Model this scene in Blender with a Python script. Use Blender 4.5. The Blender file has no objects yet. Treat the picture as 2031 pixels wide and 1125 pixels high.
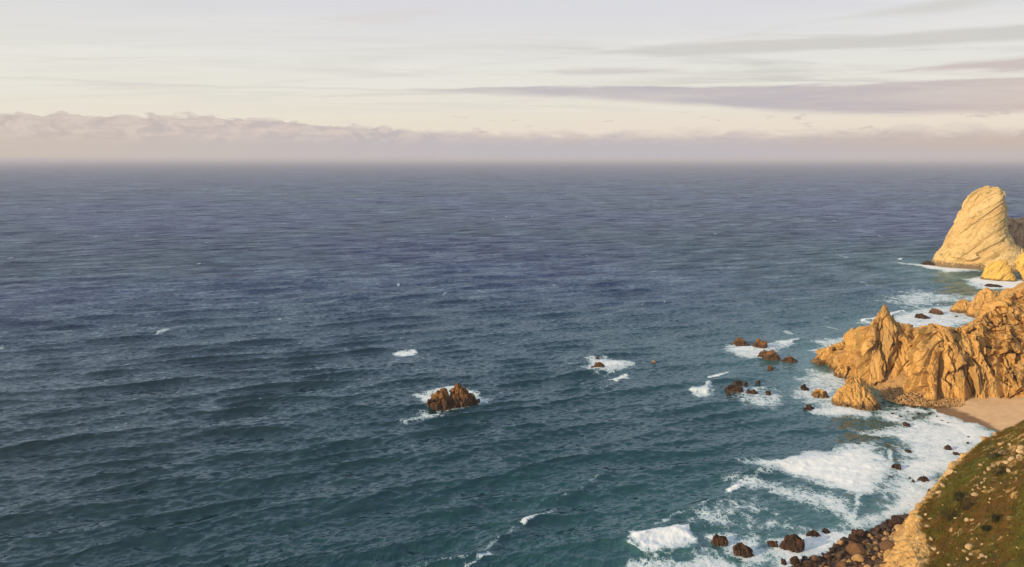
import bpy, bmesh, math, random
import numpy as np
from mathutils import Vector

# ------------------------------------------------------------------ camera, sky, sun, exposure
sc = bpy.context.scene
W0, H0, F0 = 2031.0, 1125.0, 1564.0          # frame of the photograph and its focal length, in pixels
HC = 130.0                                   # the camera stands on the cliff, 130 m above the sea
RMAX = 60000.0
PITCH = math.atan((H0/2-318.0)/F0) + math.atan(HC/RMAX)
CP, SP = math.cos(PITCH), math.sin(PITCH)
cam_d = bpy.data.cameras.new('camera'); cam = bpy.data.objects.new('camera', cam_d)
sc.collection.objects.link(cam); sc.camera = cam
cam.location = (0, 0, HC); cam.rotation_euler = (math.pi/2-PITCH, 0, 0)
cam_d.sensor_width = 36.0; cam_d.lens = F0/W0*36.0
cam_d.clip_start = 0.5; cam_d.clip_end = 200000.0
sc.view_settings.view_transform = 'Standard'; sc.view_settings.look = 'None'
sc.view_settings.gamma = 1.0; sc.view_settings.exposure = 0.0
sc.render.film_transparent = False
try:
    sc.cycles.use_denoising = True
    sc.cycles.max_bounces = 4; sc.cycles.diffuse_bounces = 2; sc.cycles.glossy_bounces = 1; sc.cycles.volume_bounces = 1; sc.cycles.caustics_reflective = False
except Exception: pass

SUN_EL, SUN_AZ = math.radians(15.0), math.radians(-117.0)    # azimuth from straight ahead (+Y), clockwise
sd = Vector((math.sin(SUN_AZ)*math.cos(SUN_EL), math.cos(SUN_AZ)*math.cos(SUN_EL), math.sin(SUN_EL)))
sun_d = bpy.data.lights.new('sun', 'SUN'); sun = bpy.data.objects.new('sun', sun_d); sc.collection.objects.link(sun)
sun_d.energy = 5.0; sun_d.angle = math.radians(0.6); sun_d.color = (1.0, 0.74, 0.42)
sun.rotation_euler = sd.to_track_quat('Z', 'Y').to_euler()

# ---- small expression helper for node trees
def srgb(r, g, b):
    f = lambda c: (c/255/12.92 if c/255 <= 0.04045 else ((c/255+0.055)/1.055)**2.4)
    return (f(r), f(g), f(b), 1.0)
class X:
    def __init__(s, t, o): s.t, s.o = t, o
    def _b(s, op, a, b, c=None): return s.t.m(op, a, b, c)
    def __add__(s, b): return s._b('ADD', s, b)
    __radd__ = __add__
    def __sub__(s, b): return s._b('SUBTRACT', s, b)
    def __rsub__(s, b): return s._b('SUBTRACT', b, s)
    def __mul__(s, b): return s._b('MULTIPLY', s, b)
    __rmul__ = __mul__
    def __truediv__(s, b): return s._b('DIVIDE', s, b)
class T:
    def __init__(s, tree): s.tree = tree; s.tree.nodes.clear()
    def n(s, typ, **kw):
        nd = s.tree.nodes.new(typ)
        for k, v in kw.items(): setattr(nd, k, v)
        return nd
    def put(s, sock, v):
        if isinstance(v, X): s.tree.links.new(v.o, sock)
        elif v is not None: sock.default_value = v
    def m(s, op, a, b=None, c=None, clamp=False):
        nd = s.n('ShaderNodeMath', operation=op); nd.use_clamp = clamp
        s.put(nd.inputs[0], a); s.put(nd.inputs[1], b)
        if c is not None: s.put(nd.inputs[2], c)
        return X(s, nd.outputs[0])
    def ss(s, x, a, b, lo=0.0, hi=1.0):
        nd = s.n('ShaderNodeMapRange', interpolation_type='SMOOTHSTEP')
        for i, v in enumerate((x, a, b, lo, hi)): s.put(nd.inputs[i], v)
        return X(s, nd.outputs[0])
    def lin(s, x, a, b, lo=0.0, hi=1.0):
        nd = s.n('ShaderNodeMapRange'); nd.clamp = True
        for i, v in enumerate((x, a, b, lo, hi)): s.put(nd.inputs[i], v)
        return X(s, nd.outputs[0])
    def mix(s, f, a, b, mode='MIX'):
        nd = s.n('ShaderNodeMix', data_type='RGBA', blend_type=mode)
        s.put(nd.inputs[0], f); s.put(nd.inputs[6], a); s.put(nd.inputs[7], b)
        return X(s, nd.outputs[2])
    def vec(s, x, y, z):
        nd = s.n('ShaderNodeCombineXYZ')
        for i, v in enumerate((x, y, z)): s.put(nd.inputs[i], v)
        return X(s, nd.outputs[0])
    def vm(s, op, a, b=None):
        nd = s.n('ShaderNodeVectorMath', operation=op); s.put(nd.inputs[0], a)
        if op == 'SCALE': s.put(nd.inputs['Scale'], b)
        elif b is not None: s.put(nd.inputs[1], b)
        return X(s, nd.outputs[0])
    def sep(s, v):
        nd = s.n('ShaderNodeSeparateXYZ'); s.put(nd.inputs[0], v)
        return [X(s, o) for o in nd.outputs]
    def noise(s, v, scale, detail=4, rough=0.5, dist=0.0, color=False, lac=2.0):
        nd = s.n('ShaderNodeTexNoise'); s.put(nd.inputs['Vector'], v)
        nd.inputs['Scale'].default_value = scale; nd.inputs['Detail'].default_value = detail
        nd.inputs['Roughness'].default_value = rough; nd.inputs['Distortion'].default_value = dist
        nd.inputs['Lacunarity'].default_value = lac
        return X(s, nd.outputs[1 if color else 0])
    def vor(s, v, scale, feature='F1', out=0, rand=1.0):
        nd = s.n('ShaderNodeTexVoronoi', feature=feature); s.put(nd.inputs['Vector'], v)
        nd.inputs['Scale'].default_value = scale; nd.inputs['Randomness'].default_value = rand
        return X(s, nd.outputs[out])
    def ramp(s, f, stops):
        nd = s.n('ShaderNodeValToRGB'); s.put(nd.inputs[0], f)
        while len(nd.color_ramp.elements) < len(stops): nd.color_ramp.elements.new(0.5)
        for e, (p, c) in zip(nd.color_ramp.elements, stops): e.position = p; e.color = c
        return X(s, nd.outputs[0])
    def attr(s, name):
        nd = s.n('ShaderNodeAttribute', attribute_name=name); return X(s, nd.outputs['Fac'])
    def bump(s, h, strength, dist, normal=None):
        nd = s.n('ShaderNodeBump'); nd.inputs['Strength'].default_value = strength
        nd.inputs['Distance'].default_value = dist; s.put(nd.inputs['Height'], h); s.put(nd.inputs['Normal'], normal)
        return X(s, nd.outputs[0])
    def pos(s): return X(s, s.n('ShaderNodeNewGeometry').outputs['Position'])

world = bpy.data.worlds.new('World'); sc.world = world; world.use_nodes = True
world.cycles.sampling_method = 'MANUAL'; world.cycles.sample_map_resolution = 512
def build_world():
    t = T(world.node_tree)
    d = X(t, t.n('ShaderNodeTexCoord').outputs['Generated'])
    d = t.vm('NORMALIZE', d)
    x, y, z = t.sep(d)
    el = t.m('ARCSINE', z)*57.2958                       # elevation, degrees
    az = t.m('ARCTAN2', x, y)*57.2958                    # azimuth from straight ahead, degrees
    e0 = t.m('MAXIMUM', el, 0.0)
    sky = t.n('ShaderNodeTexSky', sky_type='NISHITA'); sky.sun_disc = False
    sky.sun_elevation = SUN_EL; sky.sun_rotation = SUN_AZ; sky.altitude = 130; sky.dust_density = 2.0
    clear = t.mix(1.0, X(t, sky.outputs[0]), (0.10, 0.10, 0.10, 1), 'MULTIPLY')
    # thin high veil lit by the low sun: cream by the horizon, grey-blue higher up
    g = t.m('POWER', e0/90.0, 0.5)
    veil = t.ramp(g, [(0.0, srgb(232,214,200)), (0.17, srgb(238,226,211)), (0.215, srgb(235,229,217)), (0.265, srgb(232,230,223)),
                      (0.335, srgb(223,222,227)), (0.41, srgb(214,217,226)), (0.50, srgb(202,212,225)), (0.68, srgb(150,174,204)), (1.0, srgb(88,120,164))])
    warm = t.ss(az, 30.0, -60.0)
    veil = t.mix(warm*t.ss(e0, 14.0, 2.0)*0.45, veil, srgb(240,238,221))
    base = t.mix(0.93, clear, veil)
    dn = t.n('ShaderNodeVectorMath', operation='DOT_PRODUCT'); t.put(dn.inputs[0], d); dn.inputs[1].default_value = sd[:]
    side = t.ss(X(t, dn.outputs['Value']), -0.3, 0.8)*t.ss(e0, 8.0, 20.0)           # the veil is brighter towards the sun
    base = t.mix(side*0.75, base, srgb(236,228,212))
    # streaks of high stratus, seen in perspective on a flat layer
    zz = z + 0.045
    pl = t.vec(x/zz, y/zz, 0.0)
    def streak(rot, sx, sy, scale, off, det=5, dist=0.6):
        mp = t.n('ShaderNodeMapping'); t.put(mp.inputs[0], pl)
        mp.inputs['Location'].default_value = (off, off*1.7, off*0.3); mp.inputs['Rotation'].default_value = (0, 0, math.radians(rot))
        mp.inputs['Scale'].default_value = (sx, sy, 1)
        return t.noise(X(t, mp.outputs[0]), scale, det, 0.55, dist)
    s1 = streak(6, 0.35, 1.0, 1.1, 3.1); s2 = streak(-4, 0.22, 1.0, 2.3, 9.2); s3 = streak(2, 0.5, 1.3, 0.7, 5.7)
    hi = t.ss(e0, 2.6, 4.5)
    base = t.mix(t.ss(s3, 0.42, 0.72)*hi*0.55, base, srgb(236,233,228))
    grey = t.ss(s1, 0.50, 0.66)*hi*t.ss(az, -35.0, 22.0, 0.12, 1.0)
    base = t.mix(grey*0.75, base, srgb(203,201,196))
    base = t.mix(t.ss(s2, 0.53, 0.70)*hi*0.40, base, srgb(218,209,206))
    # grey tongue of cloud at 9..7.5 degrees on the right, drawn out level
    w2 = t.vec(az*0.05, el*0.55, 0.0)
    n2 = t.noise(w2, 1.6, 5, 0.6); n3 = t.noise(t.vec(az*0.09, el*0.9, 3.0), 2.2, 6, 0.62)
    def band(center, half, soft, n, amp, a0, a1):
        dd = t.m('ABSOLUTE', el + (n-0.5)*amp - center)
        hw = t.ss(az, a0, a1, -0.25, 1.0)*half
        return t.ss(dd, hw+soft, hw-soft)
    b1 = band(az*0.005+7.25, 0.42, 0.22, n2, 0.9, 3.0, 13.0)
    base = t.mix(b1*0.8, base, srgb(205,202,197))
    b1b = band(6.05, 0.18, 0.16, n3, 0.8, 1.0, 5.0)*t.ss(az, 13.0, 9.5)
    base = t.mix(b1b*0.7, base, srgb(206,200,198))
    b1c = band(az*0.02+5.0, 0.45, 0.2, n3, 0.9, 22.0, 34.0)
    base = t.mix(b1c*0.85, base, srgb(202,188,186))
    b1d = band(az*0.10+6.6, 0.45, 0.35, n2, 1.3, 19.0, 30.0)
    base = t.mix(b1d*0.7, base, srgb(207,206,200))
    # the long mauve bar, thickening to the right
    cen = 4.80 - t.ss(az, -4.0, 30.0)*1.05
    hw = t.lin(az, -8.0, 26.0, -0.02, 1.05)
    dd = el + (n3-0.5)*0.55 + (n2-0.5)*0.35
    b2 = t.ss(dd, cen+hw+0.10, cen+hw-0.10)*t.ss(dd, cen-hw-0.28, cen-hw+0.28)
    pink = t.ss(az, 18.0, 36.0)
    base = t.mix(b2*t.ss(n2, 0.25, 0.6, 0.62, 0.88), base, t.mix(pink, t.mix(t.ss(n3, 0.4, 0.65), srgb(186,179,187), srgb(196,186,188)), srgb(202,184,179)))
    # low cumulus bank above the horizon with a billowed top
    wv = t.vec(az*0.16, el*0.45, 1.0)
    nb = t.noise(wv, 2.6, 6, 0.60, 0.8); nb2 = t.noise(t.vec(az*0.05, 0.3, 0.0), 1.0, 2, 0.5)
    top = 1.75 + t.ss(az, -1.0, -22.0)*0.95 + (nb2-0.5)*0.6
    hgt = el - (nb-0.5)*1.7
    sof = t.ss(az, -16.0, 6.0, 0.08, 0.40)
    b3 = t.ss(hgt, top+sof, top-sof)
    inn = t.noise(t.vec(az*0.10, el*0.8, 7.0), 1.8, 5, 0.6)
    cb = t.mix(t.ss(az, -40.0, -2.0), srgb(204,190,177), srgb(190,183,188))
    cb = t.mix(t.ss(az, 10.0, 36.0), cb, srgb(200,181,168))
    cb = t.mix(t.ss(inn, 0.47, 0.68)*t.ss(el, 0.9, 2.2)*0.75, cb, srgb(224,206,194))
    cb = t.mix(t.ss(hgt, top-0.75, top)*0.35, cb, srgb(203,190,182))
    nbl = t.noise(t.vec(az*0.16+0.10, el*0.45-0.07, 1.0), 2.6, 6, 0.60, 0.8)
    lit = t.lin(nb-nbl, -0.10, 0.10)*t.ss(el, 0.7, 1.9)                               # sunlit and shaded sides of the puffs
    cb = t.mix(lit*0.55, t.mix(t.ss(el, 0.7, 1.9)*0.35, cb, srgb(186,176,178)), srgb(228,212,200))
    base = t.mix(b3*0.93, base, cb)
    # scraps of cumulus above the bank
    scr = t.noise(t.vec(az*0.22, el*0.75, 4.0), 1.7, 6, 0.6)
    b4 = t.ss(scr, 0.60, 0.67)*t.ss(el, 3.4, 2.7)*t.ss(az, -14.0, -6.0)
    base = t.mix(b4*0.55, base, srgb(200,187,180))
    # haze low down
    base = t.mix(t.ss(el, 1.3, 0.0)*0.6, base, t.mix(t.ss(az, -38.0, 10.0), srgb(203,191,182), srgb(192,187,192)))
    base = t.mix(t.ss(el, -0.6, -4.0), base, srgb(70,82,96))
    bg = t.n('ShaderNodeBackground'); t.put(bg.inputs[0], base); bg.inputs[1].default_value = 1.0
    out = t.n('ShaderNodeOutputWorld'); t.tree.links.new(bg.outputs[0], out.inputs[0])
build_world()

# ------------------------------------------------------------------ helpers
rng = np.random.default_rng(7); random.seed(7)
COL = sc.collection
def ray(u, v):
    a, b = (u-W0/2)/F0, (v-H0/2)/F0
    return np.array([a, CP-b*SP, -SP-b*CP])
def px(u, v, z=0.0):                        # the point at height z that the photograph shows at (u, v)
    d = ray(u, v); return np.array([0, 0, HC]) + d*((z-HC)/d[2])
def pxr(u, v, rg):                          # the point at plan distance rg
    d = ray(u, v); return np.array([0, 0, HC]) + d*(rg/math.hypot(d[0], d[1]))
def proj(P):
    P = np.asarray(P, float); x, y, z = P[..., 0], P[..., 1], P[..., 2]-HC
    f = y*CP-z*SP; up = y*SP+z*CP
    return W0/2+F0*x/f, H0/2-F0*up/f
def h01(i, j, k, s=0):
    n = (i.astype(np.int64)*374761393 + j.astype(np.int64)*668265263 + k.astype(np.int64)*2147483647 + s*974634777) & 0xffffffff
    n = ((n ^ (n >> 13))*1274126177) & 0xffffffff
    n = ((n ^ (n >> 15))*2246822519) & 0xffffffff
    n = n ^ (n >> 16)
    return (n & 0xffffff)/float(0xffffff)
def vnoise(P, s=0):                          # smooth value noise, -1..1
    i = np.floor(P).astype(np.int64); f = P-i; f = f*f*f*(f*(f*6-15)+10); r = 0
    for a in (0, 1):
        for b in (0, 1):
            for c in (0, 1):
                w = (f[:,0] if a else 1-f[:,0])*(f[:,1] if b else 1-f[:,1])*(f[:,2] if c else 1-f[:,2])
                r = r + w*h01(i[:,0]+a, i[:,1]+b, i[:,2]+c, s)
    return r*2-1
def fbm(P, oct=4, s=0, ridged=False, gain=0.5):
    r = 0; a = 1.0; tot = 0
    for o in range(oct):
        n = vnoise(P*(2.03**o)+o*17.3, s+o)
        if ridged: n = 1-2*np.abs(n)
        r = r+a*n; tot += a; a *= gain
    return r/tot
def worley(P, s=0):                          # distance to nearest, to second, random value of the nearest cell, offset to its seed
    i = np.floor(P).astype(np.int64); n = len(P)
    d1 = np.full(n, 9.0); d2 = np.full(n, 9.0); cid = np.zeros(n); off = np.zeros((n, 3)); g = np.zeros((n, 3))
    for a in (-1, 0, 1):
        for b in (-1, 0, 1):
            for c in (-1, 0, 1):
                I, J, K = i[:,0]+a, i[:,1]+b, i[:,2]+c
                q = np.stack([I+h01(I,J,K,s+1), J+h01(I,J,K,s+2), K+h01(I,J,K,s+3)], 1)-P
                d = np.sqrt((q*q).sum(1)); m = d < d1
                d2 = np.where(m, d1, np.minimum(d2, d)); d1 = np.where(m, d, d1)
                cid = np.where(m, h01(I,J,K,s+4), cid); off[m] = -q[m]
                g[m] = np.stack([h01(I,J,K,s+5), h01(I,J,K,s+6), h01(I,J,K,s+7)], 1)[m]*2-1
    return d1, d2, cid, (off*g).sum(1)
def ss(x, a, b):
    t = np.clip((x-a)/(b-a), 0, 1); return t*t*(3-2*t)

def mesh_np(name, V, Fq, mat, smooth=True, parent=None, link=True):
    me = bpy.data.meshes.new(name); V = np.asarray(V, np.float32); Fq = np.asarray(Fq, np.int32); k = Fq.shape[1]
    me.vertices.add(len(V)); me.vertices.foreach_set('co', V.ravel())
    me.loops.add(Fq.size); me.loops.foreach_set('vertex_index', Fq.ravel())
    me.polygons.add(len(Fq)); me.polygons.foreach_set('loop_start', np.arange(0, Fq.size, k, dtype=np.int32))
    me.polygons.foreach_set('use_smooth', np.full(len(Fq), smooth, dtype=bool))
    me.update(calc_edges=True); me.validate()
    if mat: me.materials.append(mat)
    ob = bpy.data.objects.new(name, me)
    if link: COL.objects.link(ob)
    if parent: ob.parent = parent
    return ob
def orient(P, Fq, N=None):
    """faces wound so that they look along N (up when not given)"""
    fn = np.cross(P[Fq[:, 1]]-P[Fq[:, 0]], P[Fq[:, 2]]-P[Fq[:, 1]])
    d = fn[:, 2].sum() if N is None else (fn*N[Fq[:, 0]]).sum()
    return Fq if d > 0 else Fq[:, ::-1]
def tag(o, label=None, cat=None, group=None, kind=None):
    if label: o['label'] = label
    if cat: o['category'] = cat
    if group: o['group'] = group
    if kind: o['kind'] = kind
    return o
def gridF(nr, nc, wrap=False):
    r = np.arange(nr-1)[:, None]; c = np.arange(nc if wrap else nc-1)[None, :]; c1 = (c+1) % nc
    a = r*nc+c; b = r*nc+c1; d = (r+1)*nc+c1; e = (r+1)*nc+c
    return np.stack([a, b, d, e], -1).reshape(-1, 4)
def gnormals(G, wrap=False):
    if wrap: du = np.roll(G, -1, 1)-np.roll(G, 1, 1)
    else: du = np.gradient(G, axis=1)
    n = np.cross(du, np.gradient(G, axis=0)); return n/(np.linalg.norm(n, axis=2, keepdims=True)+1e-9)
def crom(P, t):                              # Catmull-Rom through rows of P at parameters t in 0..len-1
    P = np.asarray(P, float); n = len(P); i = np.clip(np.floor(t).astype(int), 0, n-2); f = (t-i)
    f = f.reshape(f.shape+(1,)*(P.ndim-1)); p0 = P[np.maximum(i-1, 0)]; p1 = P[i]; p2 = P[i+1]; p3 = P[np.minimum(i+2, n-1)]
    return 0.5*((2*p1)+(-p0+p2)*f+(2*p0-5*p1+4*p2-p3)*f*f+(-p0+3*p1-3*p2+p3)*f**3)
def loft(C, ns, nt):                         # C: rows of stations (R, S, 3) -> grid (nt, ns, 3)
    C = np.asarray(C, float)
    A = crom(C.transpose(1, 0, 2), np.linspace(0, C.shape[1]-1, ns))      # (ns, R, 3)
    return crom(A.transpose(1, 0, 2), np.linspace(0, C.shape[0]-1, nt))
def crag(P, N, rib=(3.0, 5.0, 28.0), blocks=((4.5, 1.2), (1.8, 0.5), (0.8, 0.2)), s=0, dip=0.25, fine=0.15):
    """offset along the normal of a weathered rock wall: upright ribs, fractured blocks, fine grain"""
    Q = P.copy(); Q[:,0] = P[:,0]+dip*P[:,2]; r = 0
    if rib:
        a, l, hh = rib; U = Q/np.array([l, l, hh])
        w = fbm(U*0.7+3, 2, s+11)*0.8
        r = r + a*(fbm(U+w[:,None], 3, s, True)*0.7 + fbm(U*0.45, 2, s+5)*0.6)
    for k, bk in enumerate(blocks):
        l, a = bk[:2]; vs = bk[2] if len(bk) > 2 else 2.2
        U = Q/np.array([l, l, l*vs]); U = U+fbm(U*0.8, 2, s+40+k)[:,None]*0.10
        d1, d2, cid, tilt = worley(U, s+60+7*k)
        r = r + a*((cid-0.5)*1.1+tilt*1.3-0.12*(1-ss(d2-d1, 0.0, 0.10)))
    return r + fine*fbm(P*1.6, 3, s+90)

# ------------------------------------------------------------------ materials
def new_mat(name):
    m = bpy.data.materials.new(name); m.use_nodes = True; return m, T(m.node_tree)
def finish(t, col, rough, normal=None, spec=0.3, sub=None):
    b = t.n('ShaderNodeBsdfPrincipled'); t.put(b.inputs['Base Color'], col); t.put(b.inputs['Roughness'], rough)
    t.put(b.inputs['Specular IOR Level'], spec); t.put(b.inputs['Normal'], normal)
    o = t.n('ShaderNodeOutputMaterial'); t.tree.links.new(b.outputs[0], o.inputs[0]); return b
def rock_mat(name, c_lo, c_mid, c_hi, wet=3.0, sc_=1.0, stain=(0.17, 0.08, 0.035, 1), green=0.0, dip=0.0, wetcol=(0.045, 0.028, 0.02, 1), grey=(0.25, 0.18, 0.10, 1)):
    m, t = new_mat(name); p = t.pos(); x, y, z = t.sep(p)
    q = t.vec(x+z*dip, y, z*0.45)
    n1 = t.noise(q, 0.09*sc_, 5, 0.6, 0.4); n2 = t.noise(q, 0.42*sc_, 6, 0.65, 0.8); n3 = t.noise(p, 2.2*sc_, 4, 0.6)
    c = t.ramp(n1*0.55+n2*0.45, [(0.30, c_lo), (0.48, c_mid), (0.68, c_hi)])
    c = t.mix(t.ss(n3, 0.45, 0.75)*0.35, c, c_hi)
    st = t.noise(t.vec((x+z*dip)*1.0, y*1.0, z*0.12), 0.33*sc_, 5, 0.65)
    c = t.mix(t.ss(st, 0.53, 0.67)*0.7, c, stain)
    v1 = t.vor(t.vm('ADD', q, t.vm('SCALE', t.noise(q, 0.5, 3, color=True), 1.2)), 0.45*sc_, 'DISTANCE_TO_EDGE')
    c = t.mix(t.ss(v1, 0.035, 0.0)*0.45, c, stain)
    if green:
        gn = t.noise(p, 0.12, 5, 0.65)
        nz = t.sep(X(t, t.n('ShaderNodeNewGeometry').outputs['Normal']))[2]
        c = t.mix(t.ss(gn, 0.5, 0.62)*t.ss(nz, 0.25, 0.6)*green, c, (0.13, 0.11, 0.025, 1))
    c = t.mix(t.ss(t.noise(q, 0.055*sc_, 4, 0.62, 0.5), 0.5, 0.66)*0.45, c, grey)
    wn = t.noise(p, 0.35, 4, 0.6)
    wl = t.ss(z+(wn-0.5)*wet*1.8, wet, wet*0.45)
    c = t.mix(wl, c, t.mix(0.25, wetcol, c))
    hgt = n3*0.5+t.noise(p, 6.0*sc_, 4, 0.65)*0.3+n2*0.7
    finish(t, c, t.lin(wl, 0, 1, 0.9, 0.5), t.bump(hgt, 0.7, 0.35), 0.25)
    return m
M = {}
M['gold'] = rock_mat('golden_cliff_rock', (0.31,0.165,0.052,1), (0.50,0.295,0.098,1), (0.64,0.42,0.165,1), 3.6, green=0.5, dip=0.25)
M['pale'] = rock_mat('pale_limestone', (0.42,0.28,0.11,1), (0.56,0.41,0.19,1), (0.66,0.52,0.29,1), 8.0, 0.35, stain=(0.33,0.19,0.06,1), green=0.7, dip=-1.3, grey=(0.46,0.36,0.20,1))
M['yellow'] = rock_mat('yellow_rock', (0.48,0.30,0.06,1), (0.62,0.41,0.09,1), (0.68,0.48,0.15,1), 3.0, 0.5, dip=-0.8, grey=(0.45,0.33,0.12,1))
M['grey'] = rock_mat('grey_brown_rock', (0.30,0.20,0.14,1), (0.40,0.28,0.20,1), (0.48,0.36,0.26,1), 2.0, 0.5)
M['brown'] = rock_mat('brown_islet_rock', (0.075,0.036,0.015,1), (0.18,0.088,0.030,1), (0.36,0.19,0.06,1), 4.6, 1.6, wetcol=(0.035,0.02,0.013,1), grey=(0.10,0.055,0.03,1))
M['dark'] = rock_mat('dark_wet_rock', (0.014,0.009,0.007,1), (0.028,0.016,0.012,1), (0.060,0.032,0.020,1), 0.8, 1.8, grey=(0.03,0.02,0.016,1))
M['tan'] = rock_mat('tan_boulder_rock', (0.24,0.13,0.055,1), (0.38,0.23,0.10,1), (0.52,0.35,0.17,1), 0.9, 1.8)
M['umber'] = rock_mat('umber_boulder_rock', (0.07,0.036,0.02,1), (0.12,0.065,0.034,1), (0.20,0.115,0.055,1), 2.2, 1.8, grey=(0.09,0.06,0.04,1))
M['stone'] = rock_mat('pale_stone', (0.36,0.25,0.13,1), (0.48,0.35,0.20,1), (0.60,0.47,0.30,1), 0.001, 1.8, grey=(0.42,0.34,0.22,1))

# ------------------------------------------------------------------ sea
COAST = [px(u, v)[:2] for u, v in [(2200,520),(1990,536),(1860,528),(1900,560),(2060,590),(1930,622),(1780,655),(1612,722),(1690,790),(1800,805),
                                   (1900,826),(1985,864),(1890,960),(1800,1045),(1700,1080),(1560,1130),(1500,1250),(1480,1400)]]
def seg_dist(P, poly, closed=False):
    """distance to a polyline and the side (positive = left of its direction)"""
    A = np.asarray(poly); n = len(A); best = np.full(len(P), 1e18); side = np.zeros(len(P)); along = np.zeros(len(P))
    L = np.concatenate([[0], np.cumsum(np.linalg.norm(np.diff(A, axis=0), axis=1))])
    for i in range(n if closed else n-1):
        a, b = A[i], A[(i+1) % n]; ab = b-a; q = P-a; t = np.clip((q@ab)/(ab@ab+1e-12), 0, 1)
        e = q-t[:,None]*ab; d = (e*e).sum(1); m = d < best
        best = np.where(m, d, best); side = np.where(m, np.sign(ab[0]*q[:,1]-ab[1]*q[:,0]), side)
        if not closed: along = np.where(m, (L[i]+t*(L[i+1]-L[i]))/L[-1], along)
    return np.sqrt(best), side, along
def inside(P, poly):
    A = np.asarray(poly); r = np.zeros(len(P), bool); n = len(A)
    for i in range(n):
        a, b = A[i], A[(i+1) % n]
        c = (a[1] > P[:,1]) != (b[1] > P[:,1])
        r ^= c & (P[:,0] < (b[0]-a[0])*(P[:,1]-a[1])/(b[1]-a[1]+1e-12)+a[0])
    return r

def spectrum_tile(N, L, lmin, lmax, lpeak, wdir, spread, seed, power=3.6):
    r = np.random.default_rng(seed); k = np.fft.fftfreq(N, 1.0/N)*2*np.pi/L
    kx, ky = np.meshgrid(k, k, indexing='xy'); kk = np.hypot(kx, ky)+1e-9
    lam = 2*np.pi/kk; kp = 2*np.pi/lpeak
    S = kk**(-power)*np.exp(-1.25*(kp/kk)**2)
    c = (kx*math.cos(wdir)+ky*math.sin(wdir))/kk
    S = S*(np.abs(c)**spread)*np.where(c < 0, 0.15, 1.0)*(lam > lmin)*(lam < lmax); S[0, 0] = 0
    h = np.sqrt(S)*(r.normal(size=(N, N))+1j*r.normal(size=(N, N)))
    H = np.fft.ifft2(h).real; sd_ = H.std(); H /= sd_
    Dx = np.fft.ifft2(-1j*h*kx/kk).real/sd_; Dy = np.fft.ifft2(-1j*h*ky/kk).real/sd_
    return H, Dx, Dy, L
def sample(tile, X_, Y_, rot=0.0, off=0.0):
    N = tile[0].shape[0]; L = tile[3]; c, s = math.cos(rot), math.sin(rot)
    u = ((X_*c+Y_*s)/L*N+off) % N; v = ((-X_*s+Y_*c)/L*N+off*1.3) % N
    i = np.floor(u).astype(int); j = np.floor(v).astype(int); fu = u-i; fv = v-j; i1 = (i+1) % N; j1 = (j+1) % N; i %= N; j %= N
    out = []
    for A in tile[:3]:
        out.append(A[j, i]*(1-fu)*(1-fv)+A[j, i1]*fu*(1-fv)+A[j1, i]*(1-fu)*fv+A[j1, i1]*fu*fv)
    H, dx, dy = out; return H, dx*c-dy*s, dx*s+dy*c

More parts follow.
